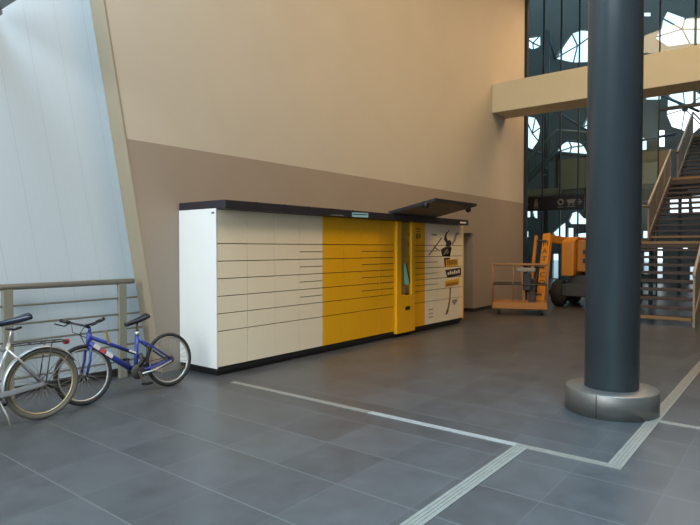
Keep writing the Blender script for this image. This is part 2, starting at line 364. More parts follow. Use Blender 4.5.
for h in holes:
    w3 = [at_x(px, py, SX) for px, py in h]; H3.append(w3)
    q = [(min(13.8, max(-7.8, p.y)), min(16.8, max(0.05, p.z))) for p in w3]
    spl(q)
tmp = bpy.data.objects.new('tmp', cu); COL.objects.link(tmp)
dg = bpy.context.evaluated_depsgraph_get(); me = bpy.data.meshes.new_from_object(tmp.evaluated_get(dg)); bpy.data.objects.remove(tmp)
me.transform(Matrix(((0, 0, 1, SX), (1, 0, 0, 0), (0, 1, 0, 0), (0, 0, 0, 1)))); me.materials.clear(); me.materials.append(M['shell'])
roof = thing('lattice_roof', 'dark steel lattice structure with bright polygonal openings beyond the glass', 'roof structure', (SX, 3, 0))
sk = bpy.data.objects.new('skin', me); COL.objects.link(sk); me.name = 'skin'
sk.parent = roof; sk.matrix_parent_inverse = Matrix.Translation((-SX, -3, 0))
off = Vector((SX, 3, 0))
def strutline(b, p, q, r=0.05): b.tube([Vector(p) - off + Vector((-0.1, 0, 0)), Vector(q) - off + Vector((-0.1, 0, 0))], r, 8)
for i, w3 in enumerate(H3[:8]):
    if i == 3: continue
    b = MB(); c = sum(w3, Vector()) / len(w3)
    for p in w3[::2] if len(w3) > 6 else w3[:4]: strutline(b, c, c + (p - c) * 1.03, 0.022 if i == 7 else 0.035)
    if i == 7: b.lathe([(0.12, -0.06), (0.12, 0.06)], c - off + Vector((-0.1, 0, 0)), (1, 0, 0), 12)
    b.build('strut_star', M['strut'], roof)
for p, q in (((524, 147), (592, 174)), ((552, 108), (592, 134)), ((662, 96), (700, 112)), ((640, 141), (676, 134)), ((548, 30), (556, 60))):
    b = MB(); strutline(b, at_x(*p, SX - 0.3), at_x(*q, SX - 0.3), 0.06); b.build('strut', M['strut'], roof)
struct(MB().b2((30.3, -40, -0.3), (80, 60, -0.02)).build('ground_outside', M['ground']))
# round steel post behind the glass
p = at_x(544.5, 240, 26)
t = thing('steel_post', 'thick dark steel post with a flared head just behind the glass front', 'post', (26, p.y, 0))
MB().lathe([(0.15, 0), (0.15, 11.5)], n=24).build('shaft', M['mull'], t)
MB().lathe([(0.15, 8.55), (0.32, 8.75), (0.32, 9.0)], n=24).build('flared_head', M['mull'], t)
# mezzanine
struct(MB().b2((22.0, 3.55, 3.85), (22.25, 7.25, 4.98)).build('trim_7', M['mezz']))
struct(MB().b2((22.25, 3.55, 3.7), (27.5, 13.9, 3.95)).build('floor_upper', M['mezz']))
for px, py, lab in ((551, 191.5, 'small round ceiling light under the gallery, the one further from the pillar'), (579, 197.5, 'small round ceiling light under the gallery, the one beside the pillar')):
    p = at_x(px, py, 23.4 if px < 560 else 22.8)
    t = thing('downlight', lab, 'ceiling light', (p.x, p.y, 3.7), 'ceiling lights under the gallery')
    MB().lathe([(0.13, -0.07), (0.15, 0.0)], n=20).build('housing', M['steel'], t)
    MB().lathe([(0.11, -0.085), (0.12, -0.07)], n=20).build('diffuser', M['lamp'], t)
# escalator balustrade behind the glass
A, B, C = at_x(515, 172, 24), at_x(557, 130, 24), at_x(596, 133, 24)
t = thing('stair_flight', 'dark sloping stair flight with a pale handrail seen through the glass', 'staircase', (24, A.y, 3.95))
o_ = Vector(t.location)
MB().tube([A - o_ + Vector((0, 0, -.95)), B - o_ + Vector((0, 0, -.95)), C - o_ + Vector((0, 0, -.95))], 0.09, 10).build('stringer', M['strut'], t)
MB().tube([A - o_ + Vector((1.0, 0, -.3)), B - o_ + Vector((1.0, 0, -.3)), C - o_ + Vector((1.0, 0, -.3))], 0.045, 10).build('handrail', M['strut'], t)
for i in range(7):
    q = A.lerp(B, i / 6) - o_; MB().bar(q + Vector((0, 0, -.95)), q, 0.04, 0.04).build('baluster', M['strut'], t)
    q += Vector((0, 0, -.92)); MB().b2(q + Vector((0, -.14, 0)), q + Vector((1.0, .14, .04))).build('tread', M['shell'], t)
MB().tube([A - o_, B - o_, C - o_], 0.045, 10).build('handrail', M['rail'], t)
for q in (B, C): MB().b2(Vector((0.1, q.y - o_.y - .09, 0)), Vector((0.35, q.y - o_.y + .09, q.z - 3.95 - 0.9))).build('support', M['mull'], t)
# direction sign fixed to the mullions
p0, p1 = at_x(519, 198, 20.38), at_x(584.5, 209, 20.38)
t = thing('direction_sign', 'long black sign with grey pictograms hung across the glass above the orange lift', 'sign', (20.38, (p0.y + p1.y) / 2, p1.z))
w_, h_ = abs(p0.y - p1.y), p0.z - p1.z
MB().box((0, 0, h_ / 2), (0.1, w_, h_), None, 0.01).build('board', M['sign'], t)
def pic(px, fn, lab):
    q = at_x(px, 203.5, 20.32); b = MB(); fn(b, Vector((-0.055, q.y - t.location.y, h_ / 2))); b.build('pictogram', M['pict'], t, lab)
def pic_person(b, c):
    b.lathe([(0.045, 0), (0.045, 0.006)], c + Vector((-0.006, 0, 0.12)), (1, 0, 0), 14); b.box(c + Vector((-.003, 0, -0.02)), (0.006, 0.13, 0.17)); b.box(c + Vector((-.003, 0, -0.15)), (0.006, 0.17, 0.03))
def pic_ring(b, c): b.torus(c + Vector((-.003, 0, 0.02)), (1, 0, 0), 0.085, 0.028, 20, 6); b.box(c + Vector((-.003, 0, -0.15)), (0.006, 0.2, 0.03))
def pic_cart(b, c):
    b.prism([c + Vector((0, -.16, .10)), c + Vector((0, .16, .10)), c + Vector((0, .10, -.03)), c + Vector((0, -.10, -.03))], (-0.006, 0, 0))
    for s_ in (-.07, .07): b.lathe([(0.03, 0), (0.03, 0.006)], c + Vector((-0.006, s_, -0.08)), (1, 0, 0), 12)
    b.box(c + Vector((-.003, 0, -0.15)), (0.006, 0.28, 0.025))
def pic_arrow(b, c):
    for s_ in (-1, 1): b.bar(c + Vector((-.003, -.02, 0)), c + Vector((-.003, .08, .09 * s_)), 0.006, 0.025, (0, 0, 1))
    b.box(c + Vector((-.003, .05, 0)), (0.006, .16, .025))
pic(528, pic_arrow, 'arrow'); pic(536, pic_person, 'standing figure'); pic(560.5, pic_ring, 'ring symbol'); pic(571, pic_cart, 'cart symbol'); pic(581, pic_arrow, 'arrow')

# ---------------------------------------------------------------- open stair
Y0, Y1, RZ, GO = 1.72, 3.36, 0.179, 0.30
st = thing('staircase', 'long open-riser staircase of dark treads rising away beyond the round pillar', 'staircase', (13.5, (Y0 + Y1) / 2, 0))
so = Vector(st.location)
def sb(b, lo, hi, bv=0.0): return b.b2(Vector(lo) - so, Vector(hi) - so, bv)
def flight(X, Z, n):
    for k in range(n):
        z = Z + RZ * (k + 1); x = X + GO * k
        if k < n - 1: sb(MB(), (x - 0.03, Y0, z - 0.06), (x + GO + 0.01, Y1, z)).build('tread', M['tread'], st)
        if k in (0, n - 1): sb(MB(), (x - 0.042, Y0, z - 0.055), (x - 0.03, Y1, z + 0.006)).build('nosing', M['nosing'], st, 'ochre edge strip')
    xe, ze = X + GO * (n - 1), Z + RZ * n
    for y in (Y0 - 0.05, Y1 + 0.05):
        b = MB(); b.prism([Vector((X - 0.08, y - .025, max(Z - 0.10, 0.0))) - so, Vector((X - 0.08, y - .025, Z + RZ + 0.06)) - so, Vector((xe, y - .025, ze + 0.08)) - so, Vector((xe, y - .025, ze - 0.28)) - so, Vector((X + 0.25, y - .025, max(Z - 0.10, 0.0))) - so], (0, 0.05, 0))
        b.build('stringer', M['stringer'], st)
        a, e = Vector((X - 0.08, y, Z + RZ + 0.95)), Vector((xe, y, ze + 0.95))
        MB().tube([a + Vector((-.02, 0, -.10)) - so, a - so, e - so, e + Vector((.18, 0, 0)) - so], 0.032, 10).build('handrail', M['wood'], st)
        b = MB(); b.prism([a - so + Vector((0.06, -.006, -0.08)), e - so + Vector((0, -.006, -0.08)), e - so + Vector((0, -.006, -0.82)), a - so + Vector((0.06, -.006, -0.82))], (0, 0.012, 0)); b.build('side_panel', M['panel'], st)
        nP = 3
        for i in range(nP + 1):
            q = a.lerp(e, i / nP); sb(MB(), (q.x - .025, y - .02, q.z - 1.0), (q.x + .025, y + .02, q.z)).build('baluster', M['stringer'], st)
    return xe, ze
def landing(x0, x1, z):
    sb(MB(), (x0 - 0.03, Y0, z - 0.16), (x1, Y1, z)).build('landing', M['tread'], st)
    for y in (Y0 - 0.05, Y1 + 0.05):
        sb(MB(), (x0, y - .025, z - .28), (x1 - 0.08, y + .025, z + .08)).build('stringer', M['stringer'], st)
        MB().tube([Vector((x0 + .18, y, z + .95)) - so, Vector((x1 - .1, y, z + 1.03)) - so], 0.032, 10).build('handrail', M['wood'], st)
    for y in (Y0 + 0.08, Y1 - 0.08):
        sb(MB(), (x1 - 0.4, y - .05, 0), (x1 - 0.3, y + .05, z - .16)).build('support_post', M['mull'], st)
x, z = flight(13.5, 0.0, 10); landing(x, 18.2, z); x, z = flight(18.2, z, 12); landing(x, 23.0, z); x, z = flight(23.0, z, 12); landing(x, 29.0, z)

# ---------------------------------------------------------------- boom lift
lf = thing('boom_lift', 'orange boom lift with its basket lowered to the floor beside the back wall', 'boom lift', (14.2, 5.4, 0))
lo_ = Vector(lf.location)
dl = Vector((0.38, -0.92, 0)).normalized(); dp = Vector((0.92, 0.38, 0))
bc = Vector((13.70, 5.45, 0))
def BK(a, c, z): return bc + dl * a + dp * c + Vector((0, 0, z)) - lo_
HL, HD = 0.64, 0.36
rotb = Matrix((dl, dp, Vector((0, 0, 1)))).transposed()
bk = MB().box(BK(0, 0, 0.17), (2 * HL, 2 * HD, 0.06), rotb, 0.01)
bk.box(BK(0, -HD, 0.235), (2 * HL, 0.03, 0.15), rotb); bk.box(BK(0, HD, 0.235), (2 * HL, 0.03, 0.15), rotb); bk.box(BK(-HL, 0, 0.235), (0.03, 2 * HD, 0.15), rotb); bk.box(BK(HL, 0, 0.235), (0.03, 2 * HD, 0.15), rotb)
basket = bk.build('basket', M['orange'], lf)
MB().tube([BK(-HL, -HD, 1.22), BK(HL, -HD, 1.22), BK(HL, HD, 1.22), BK(-HL, HD, 1.22)], 0.02, 8, True).build('top_rail', M['rustrail'], basket)
MB().tube([BK(-HL, -HD, .74), BK(HL, -HD, .74), BK(HL, HD, .74), BK(-HL, HD, .74)], 0.018, 8, True).build('mid_rail', M['grime'], basket)
for a, c in ((-HL, -HD), (HL, -HD), (-HL, HD), (HL, HD), (-0.15, HD), (-0.15, -HD)):
    if (a, c) == (-0.15, -HD): continue
    MB().tube([BK(a, c, .2), BK(a, c, 1.22)], 0.018, 8).build('basket_post', M['rustrail'], basket)
MB().box(BK(0.18, -0.1, 0.80), (0.2, 0.2, 0.42), rotb, 0.02).build('control_box', M['black'], basket, 'black control box')
MB().box(BK(0.30, 0.12, 0.55), (0.16, 0.16, 0.62), rotb, 0.02).build('tool_box', M['grime'], basket, 'dark box standing in the basket')
MB().box(BK(0.14, -HD + .04, 1.10), (0.44, 0.12, 0.10), rotb, 0.02).build('joystick_panel', M['post'], basket)
MB().bar(BK(0.12, HD - .02, .2), BK(0.06, HD + .02, 1.15), 0.07, 0.05, tuple(dp), 0.006).build('rotator_arm', M['orange'], basket)
[MB().tube([BK(s_ * (HL - .15), c, 0.14), BK(s_ * (HL - .15), c, 0.0)], 0.03, 8).build('basket_foot', M['grime'], basket) for s_ in (-1, 1) for c in (-.2, .2)]
P0, P1 = Vector((14.35, 5.14, 0.22)) - lo_, Vector((15.55, 5.40, 1.98)) - lo_
bo = MB().bar(P0, P1, 0.21, 0.20, (-1, 0, 0.5), 0.02).build('boom', M['amber'], lf)
dd = (P1 - P0).normalized(); sd = Vector((0, -1, 0)); nn = (dd.cross(sd)).normalized()
if nn.x > 0: nn = -nn
# lettering stacked along the boom, facing the room
upv = dd; rtv = Vector((0, -1, 0)); rtv = (rtv - dd * rtv.dot(dd)).normalized(); fn = rtv.cross(upv)
for k, ch in enumerate('MATECO'):
    c = P1.lerp(P0, 0.17 + 0.115 * k) + fn * 0.104
    text_mesh('letter', ch, 0.22, M['ink'], Matrix.Translation(c) @ Matrix((rtv, upv, fn)).transposed().to_4x4(), bo)
MB().bar(Vector((14.3, 5.42, .3)) - lo_, Vector((15.4, 5.66, 1.95)) - lo_, 0.07, 0.10, (-1, 0, .5), 0.01).build('link_arm', M['orange'], lf)
for i in range(3):
    q = Vector((14.3, 5.42, .3)).lerp(Vector((15.4, 5.66, 1.95)), (0.08, 0.5, 0.92)[i]) - lo_
    MB().tube([q, q + Vector((0, -0.30, 0))], 0.03, 10).build('pivot_pin', M['grime'], lf)
MB().tube([Vector((14.5, 5.45, .3)) - lo_, Vector((15.3, 5.45, 1.5)) - lo_], 0.045, 10).build('hydraulic_ram', M['grime'], lf)
MB().bar(Vector((15.45, 5.42, 1.90)) - lo_, Vector((16.5, 5.05, 1.78)) - lo_, 0.16, 0.22, (0, 0, 1), 0.02).build('upper_arm', M['orange'], lf)
tb = MB().prism([Vector((15.9, 5.15, .86)) - lo_, Vector((15.9, 5.15, 1.80)) - lo_, Vector((16.0, 5.05, 1.93)) - lo_, Vector((17.4, 5.05, 1.93)) - lo_, Vector((17.4, 5.15, .86)) - lo_], (0, -0.33, 0)).build('engine_cover', M['amber'], lf, bevel=0.03)
MB().prism([Vector((16.1, 4.79, .98)) - lo_, Vector((16.1, 4.79, 1.84)) - lo_, Vector((17.4, 4.79, 1.84)) - lo_, Vector((17.4, 4.79, .98)) - lo_], (0, -1.07, 0)).build('counterweight', M['orange'], lf, bevel=0.03)
for zz in (1.22, 1.46): MB().b2(Vector((16.06, 3.9, zz)) - lo_, Vector((16.099, 4.62, zz + .12)) - lo_).build('vent', M['black'], lf)
MB().b2(Vector((16.2, 4.0, .62)) - lo_, Vector((17.3, 5.0, .88)) - lo_, 0.02).build('turntable', M['grime'], lf)
MB().b2(Vector((15.95, 3.75, .30)) - lo_, Vector((17.75, 5.15, .64)) - lo_, 0.03).build('chassis', M['grime'], lf)
for wx, wy in ((16.2, 5.28), (16.2, 3.62), (17.5, 5.28), (17.5, 3.62)):
    c = Vector((wx, wy, 0.37)) - lo_
    wh = MB().lathe([(0.22, -0.14), (0.33, -0.145), (0.37, -0.10), (0.37, 0.10), (0.33, 0.145), (0.22, 0.14)], c, (0, 1, 0), 32).build('wheel', M['tyre'], lf)
    MB().lathe([(0.05, -0.15), (0.20, -0.142), (0.21, 0.142), (0.05, 0.15)], c, (0, 1, 0), 24).build('hub', M['nosing'], wh)

# ---------------------------------------------------------------- round pillar
cp = thing('round_pillar', 'thick round blue-grey pillar with a wide steel collar at its foot', 'pillar', (6.08, 1.46, 0))
MB().lathe([(0.252, 0), (0.252, 11.5)], n=72).build('shaft', M['column'], cp)
co = MB().lathe([(0.43, 0), (0.43, 0.225), (0.424, 0.232), (0.254, 0.236)], n=96).build('steel_collar', M['steel'], cp)
b = MB()
for ang in (R(176), R(356)): b.box((0.4305 * math.cos(ang), 0.4305 * math.sin(ang), 0.115), (0.004, 0.008, 0.226), Matrix.Rotation(ang, 3, 'Z'))
b.build('seam', M['mull'], co)

# ---------------------------------------------------------------- parcel locker
LX0, LX1, LY, LYB = 4.545, 11.225, 5.73, 6.495
pl = thing('parcel_locker', 'long white and yellow parcel locker bank with a dark roof against the back wall', 'parcel locker', (7.885, 6.05, 0))
po = Vector(pl.location)
def pb(lo, hi, bv=0.0): return MB().b2(Vector(lo) - po, Vector(hi) - po, bv)
pb((LX0 + .02, LY + .03, .11), (LX1 - .02, LYB, 2.11)).build('cabinet_body', M['dark'], pl)
pb((LX0, LY - .005, .10), (LX0 + .02, LYB, 2.12), 0.004).build('side_panel', M['side'], pl, 'white end panel')
pb((LX1 - .02, LY - .012, .10), (LX1, LYB, 2.12)).build('side_panel', M['yellow'], pl, 'yellow end panel')
b = pb((LX0 + .06, LY + .05, 0), (LX1 - .08, LYB - .02, .06)); b.b2(Vector((LX0 + .02, LY + .015, .055)) - po, Vector((LX1 - .03, LYB - .01, .108)) - po); b.build('plinth', M['plinth'], pl)
pb((LX0 - .003, 5.755, 2.055), (LX0, 5.805, 2.075)).build('badge', M['ink'], pl, 'small dark badge')
ROWZ = [2.112, 1.677, 1.455, 1.233, 1.011, 0.790, 0.568, 0.112]
COLS = [(4.566, 5.066, 0, 'white'), (5.066, 5.570, 0, 'white'), (5.570, 6.075, 0, 'white'), (6.075, 6.583, 1, 'white'),
        (6.583, 7.080, 0, 'yellow'), (7.080, 7.580, 0, 'yellow'), (7.580, 8.080, 1, 'yellow'), (8.080, 8.550, 1, 'yellow'),
        (9.170, 9.620, 1, 'yellow'), (9.620, 10.150, 1, 'white'), (10.150, 10.690, 0, 'white'), (10.690, 11.203, 0, 'white')]
for x0, x1, half, c in COLS:
    zs = []
    for i in range(7):
        zs.append((ROWZ[i + 1], ROWZ[i]))
        if half and 1 <= i <= 4:
            zs.pop(); mz = (ROWZ[i] + ROWZ[i + 1]) / 2; zs += [(mz, ROWZ[i]), (ROWZ[i + 1], mz)]
    for za, zb in zs:
        pb((x0 + .0036, LY, za + .007), (x1 - .0036, LY + .03, zb - .004), 0.0025).build('door', M[c], pl, 'yellow door' if c == 'yellow' else 'white door')
# terminal: a protruding yellow column with a recessed panel
KY = 5.675
k = pb((8.553, KY, .07), (8.70, 5.76, 2.108), 0.006); k.b2(Vector((9.045, KY, .07)) - po, Vector((9.167, 5.76, 2.108)) - po, 0.006); k.b2(Vector((8.69, KY, .07)) - po, Vector((9.05, 5.76, .76)) - po, 0.004)
term = k.build('terminal', M['yellow'], pl)
pb((8.69, KY + .045, .75), (9.05, 5.758, 2.106)).build('terminal_panel', M['yellow2'], term)
RY = KY + .045
def quad(pxs, Y, th=0.004):
    b = MB(); b.prism([at_y(x, y, Y) - po for x, y in pxs], (0, -th, 0)); return b
pb((8.74, RY - .012, 1.0), (9.02, RY, 1.47), 0.003).build('screen', M['yellow2'], term)
quad([(404.2, 264), (405.2, 263.2), (409.2, 283), (407.6, 285), (404.4, 284.5)], RY - .012).build('screen_reflection', M['teal'], term, 'teal reflection on the screen')  # reflection on the screen, drawn as a glowing teal patch
quad([(405.6, 263.2), (406.4, 263.2), (410.2, 282.4), (409.6, 283.4)], RY - .0125, 0.005).build('reflection_edge', M['ink'], term)  # dark rim drawn along the painted reflection
quad([(404.4, 293.6), (407.8, 292.8), (407.6, 298.2), (404.4, 299.2)], RY, 0.03).build('card_reader', M['black'], term)
quad([(405.4, 287.6), (407.8, 287.2), (407.8, 292.2), (405.4, 292.6)], RY, 0.012).build('keypad', M['steel'], term)
quad([(405.4, 306.8), (409.8, 305.8), (409.8, 309.4), (405.4, 310.4)], KY, 0.004).build('parcel_scanner', M['black'], term)
quad([(406.6, 233.4), (410.8, 233.6), (410.8, 235.2), (406.6, 235)], RY, 0.003).build('logo_print', M['amberink'], term)
quad([(406.6, 242), (408, 241.6), (409, 244), (408.6, 246.8), (407.6, 246.8), (407.9, 244.2)], RY, 0.003).build('hand_symbol', M['amberink'], term)
quad([(404.6, 256), (410.4, 256), (410.4, 262), (404.6, 262.6)], RY, 0.003).build('instruction_print', M['amberink'], term)
# small print on the doors beside the terminal
YP = LY
for pxs, m in (([(416, 228.2), (420.6, 228.6), (420.6, 229.8), (416, 229.4)], 'amberink'), ([(416, 231), (420.6, 231.3), (420.6, 232.1), (416, 231.8)], 'amberink'),
               ([(416.2, 233.4), (417.9, 233.4), (417.9, 239), (416.2, 239)], 'amberink'), ([(418.6, 233.6), (420.4, 233.6), (420.4, 238.4), (418.6, 238.4)], 'amberink'),
               ([(431.4, 233.6), (436.6, 234.2), (436.6, 236), (431.4, 235.2)], 'greyink')):
    quad(pxs, YP, 0.003).build('lettering', M[m], pl)
for py in (309.5, 313.5, 317): quad([(428.6, py), (433, py - 0.9), (433, py + .1), (428.6, py + 1.0)], YP, 0.003).build('lettering', M['greyink'], pl)
# printed poster running over the last doors
po_ = quad([(445.6, 259.9), (457.8, 258.7), (458.2, 265.4), (446, 267)], YP, 0.003).build('poster_print', M['banner'], pl, 'amber poster banner')
def ptr(pxs, m, th=0.005, nm='print'): quad(pxs, YP, th).build(nm, M[m], po_)
ptr([(443.0, 252.2), (451.6, 247.6), (449.6, 256.6), (442, 256.4)], 'ink'); ptr([(440.6, 249.6), (445, 247), (451.2, 247), (449.4, 256.2), (442.2, 255.6)], 'ink')
ptr([(443.2, 254.2), (446.6, 249), (447.8, 249.6), (444.4, 254.8)], 'greyink', .006); ptr([(446.6, 253), (448.4, 250.6), (448.8, 252), (447, 254.6)], 'greyink', .006)
ptr([(444.4, 236.6), (446.2, 232), (447.2, 232.4), (446.2, 236.8), (447.6, 240.6), (450, 240), (451.6, 243), (450, 246.8), (445.6, 246.6), (446, 243), (444, 239.6)], 'ink')
ptr([(446.8, 233), (448.8, 229.8), (449.3, 230.2), (447.6, 233.2)], 'stick'); ptr([(454, 238), (455.6, 233.4), (458.4, 232), (458.8, 233.6), (456.6, 235.6), (455.4, 240.8), (452.4, 245.4), (451.6, 244)], 'greyink')
ptr([(428.4, 254.8), (441.2, 237.6), (441.9, 238.3), (429, 255.6)], 'stick'); ptr([(433.4, 247.4), (434, 246.6), (440, 250.6), (439.6, 251.4)], 'stick')
ptr([(443.8, 258), (445.4, 258), (445.8, 267), (444.8, 267)], 'ink'); ptr([(443.8, 258), (449.7, 257.6), (449.5, 259.3), (445, 259.8)], 'ink')
ptr([(445.2, 270), (461, 267.6), (461, 274.8), (447.3, 277.8)], 'ink'); 
ptr([(445.2, 281), (459, 278.3), (459, 284.4), (444.8, 287.4)], 'banner')
for i in range(6):   # rows of block lettering on the three banners
    x = 447.0 + i * 1.65; ptr([(x, 260.2 - .1 * i), (x + 1.15, 260.1 - .1 * i), (x + 1.15, 264.8 - .1 * i), (x, 265 - .1 * i)], 'amberink', .0065, 'lettering')
    x = 447.4 + i * 2.1; hh = 3.2 if i in (1, 3, 5) else 2.2; ptr([(x, 274.6 - hh - .35 * i), (x + 1.3, 274.4 - hh - .35 * i), (x + 1.5, 274.6 - .35 * i), (x + .2, 274.9 - .35 * i)], 'paper', .0065, 'lettering')
    x = 446 + i * 2.0; ptr([(x, 283.4 - .35 * i), (x + 1.4, 283.2 - .35 * i), (x + 1.4, 286 - .35 * i), (x, 286.3 - .35 * i)], 'amberink', .0065, 'lettering')
ptr([(449.6, 288), (450.8, 287.8), (450.2, 300), (448, 312), (446.6, 314.8), (445.2, 314.2), (447.4, 308), (449.4, 298)], 'stick'); ptr([(452, 300.2), (457, 298.6), (457, 301.2), (454.2, 305), (452, 302.4)], 'greyink')
# roof, fascia panels, displays and lifted canopy
rf = pb((4.55, 5.55, 2.112), (11.10, 6.495, 2.222), 0.008).build('roof', M['roof'], pl)
for i in range(12): xx = 5.07 + i * 0.505; pb((xx - .004, 5.545, 2.118), (xx + .004, 5.551, 2.226)).build('fascia_joint', M['plinth'], rf)
quad([(352, 212.4), (368, 213.2), (368, 217.6), (352, 216.8)], 5.549).build('fascia_label', M['cyan'], rf, 'pale cyan label')
quad([(352.6, 213.6), (367.4, 214.2), (367.4, 215.2), (352.6, 214.8)], 5.545, 0.003).build('fascia_print', M['tealdark'], rf)
quad([(460, 221.6), (466, 222), (466, 223.6), (460, 223.3)], 5.549).build('fascia_label', M['paper'], rf, 'white label')
quad([(331, 214.4), (343, 215), (343, 216), (331, 215.4)], 5.549).build('fascia_label', M['batten'], rf, 'grey label')
CA, CB = 8.28, 9.82
cpy = MB(); cpy.prism([Vector((CA, 5.62, 2.222)) - po, Vector((CA, 4.74, 2.405)) - po, Vector((CA, 4.74, 2.452)) - po, Vector((CA, 5.70, 2.262)) - po], (CB - CA, 0, 0))
cy = cpy.build('canopy', M['roof'], pl, 'raised dark rain canopy')
MB().prism([Vector((CA + .04, 5.60, 2.2205)) - po, Vector((CA + .04, 4.79, 2.389)) - po, Vector((CB - .04, 4.79, 2.389)) - po, Vector((CB - .04, 5.60, 2.2205)) - po], (0, 0, 0.006)).build('canopy_lining', M['canopy_under'], cy)
for px, py in ((426, 205.5), (468.3, 210)):
    q = at_y(px, py, 4.93) - po
    MB().lathe([(0.02, 0.075), (0.05, 0.035), (0.055, -0.01), (0.03, -0.045)], q, (0, 0, 1), 20).build('canopy_lamp', M['black'], cy)

# ---------------------------------------------------------------- railing in front of the cladding
rl = thing('railing', 'grey metal railing of horizontal bars before the pale blue cladding', 'railing', (3.0, 6.63, 0))
ro = Vector(rl.location)
def rp(b, x0, x1, z, r): return b.tube([Vector((x0, 6.63, z)) - ro, Vector((x1, 6.63, z)) - ro], r, 12)
rp(MB(), -4.0, 3.96, 1.205, 0.034).build('top_rail', M['rail'], rl)
for i, zz in enumerate((1.0, .80, .61, .41, .21)):
    rp(MB(), -4.0, EDGE(zz) - .13 + 0.0, zz, 0.012).build('rail_bar', M['rail'], rl)
for xx in (-3.55, -2.3, -1.1, 0.1, 1.29, 2.49, 3.80):
    MB().b2(Vector((xx - .05, 6.60, 0)) - ro, Vector((xx + .05, 6.66, 1.18)) - ro, 0.006).build('post', M['post'], rl)

# strip light fixed to the cladding, high up by the entrance
sl = thing('strip_light', 'long strip light jutting from the cladding high up in the corner', 'strip light', (2.36, 6.8, 4.08))
MB().b2((-0.05, -2.6, -0.02), (0.05, 0, 0.03), 0.004).build('batten', M['batten'], sl)
MB().b2((-0.10, -2.6, 0.03), (0.10, 0, 0.14), 0.02).build('diffuser', M['tube'], sl)
MB().b2((-0.06, -0.35, -0.06), (0.06, -0.28, -0.02)).build('bracket', M['batten'], sl)

# ---------------------------------------------------------------- bicycles
def wheel_parts(parent, c, r, tyre_r, tyre_m, rim_m, axis=(0, 1, 0)):
    w = MB().torus(c, axis, r - tyre_r, tyre_r, 56, 10).build('wheel', tyre_m, parent)
    c = Vector(c); ax = Vector(axis).normalized()
    b = MB().torus(c, ax, r - tyre_r * 2.0 - 0.006, 0.011, 56, 8); b.build('rim', rim_m, w)
    a = Vector((0, 0, 1)); a = (a - ax * a.dot(ax)).normalized(); bb = ax.cross(a)
    s = MB()
    for k in range(28):
        t = 2 * math.pi * k / 28; d = a * math.cos(t) + bb * math.sin(t); t2 = t + (0.5 if k % 2 else -0.5); d2 = a * math.cos(t2) + bb * math.sin(t2)
        s.tube([c + d2 * 0.022 + ax * (0.028 if (k // 2) % 2 else -0.028), c + d * (r - tyre_r * 2 - 0.008)], 0.0019, 4)
    s.build('spokes', M['spoke'], w)
    MB().lathe([(0.012, -0.06), (0.012, -0.04), (0.026, -0.035), (0.016, -0.02), (0.016, 0.02), (0.026, 0.035), (0.012, 0.04), (0.012, 0.06)], c, ax, 14).build('hub', M['steel'], w)
    return w
def saddle_mesh(c, L, tilt):
    b = MB(); n = 8; rings = []
    for i in range(n + 1):
        t = i / n; x = (t - 0.42) * L; wd = 0.022 + 0.058 * max(0, 1 - (t / 0.75)) ** 1.2 * 1.15; hgt = 0.028 + 0.012 * (1 - t)
        ring = []
        for kk in range(12):
            a = 2 * math.pi * kk / 12
            ring.append(b.bm.verts.new(Vector(c) + Matrix.Rotation(tilt, 3, 'Y') @ Vector((x, math.cos(a) * wd, math.sin(a) * hgt * (1 if math.sin(a) > 0 else 0.7) + 0.03 * (1 - t) ** 2))))
        rings.append(ring)
    for A_, B_ in zip(rings, rings[1:]):
        for kk in range(12):
            f_ = b.bm.faces.new((A_[kk], A_[(kk + 1) % 12], B_[(kk + 1) % 12], B_[kk])); f_.smooth = True
    b.bm.faces.new(rings[0][::-1]); b.bm.faces.new(rings[-1]); return b
def crank(parent, c, ang, L=0.16, side=1):
    dv = Vector((math.cos(ang), 0, math.sin(ang)))
    ch = MB().lathe([(0.085, 0.045 * side), (0.085, 0.050 * side), (0.02, 0.052 * side)], c, (0, 1, 0), 30).build('chainring', M['grime'], parent)
    for s_ in (1, -1):
        y_ = 0.065 * s_ * side
        ca = MB().bar(Vector(c) + Vector((0, y_, 0)), Vector(c) + dv * L * s_ + Vector((0, y_, 0)), 0.014, 0.026).build('crank_arm', M['steel'], parent)
        e = Vector(c) + dv * L * s_ + Vector((0, y_ + 0.055 * s_ * side, 0))
        MB().box(e, (0.09, 0.085, 0.026), None, 0.005).build('pedal', M['black'], ca)
# blue bicycle: local x points to its front wheel, local y away from the wall side after the turn
bb_ = thing('bicycle', 'blue step-through bicycle with white and red lettering, leaning by the locker', 'bicycle', (3.925, 5.785, 0), 'bicycles by the railing', (0, 0, R(181.6)))
bb_.rotation_euler = (Matrix.Rotation(R(181.6), 3, 'Z') @ Matrix.Rotation(R(6.5), 3, 'X')).to_euler()
r_ = 0.312
wheel_parts(bb_, (0, 0, r_), r_, 0.021, M['tyre'], M['rim']); wheel_parts(bb_, (1.035, 0, r_), r_, 0.021, M['tyre'], M['rim'])
BBp = (0.445, 0, 0.245); ST = (0.392, 0, 0.665); HT, HB_ = (0.945, 0, 0.745), (0.965, 0, 0.60)
fr = MB(); fr.tube([HT, HB_], 0.026, 14); fr.tube([(0.948, 0, 0.70), (0.405, 0, 0.44)], 0.018, 12); fr.tube([(0.96, 0, 0.635), BBp], 0.031, 14); fr.tube([BBp, ST], 0.022, 14)
for s_ in (-1, 1):
    fr.tube([(0.393, 0.01 * s_, 0.60), (0.30, .05 * s_, .54), (0, 0.062 * s_, r_)], 0.011, 8); fr.tube([(0.44, 0.02 * s_, 0.25), (0.27, .05 * s_, .262), (0, 0.062 * s_, r_)], 0.012, 8)
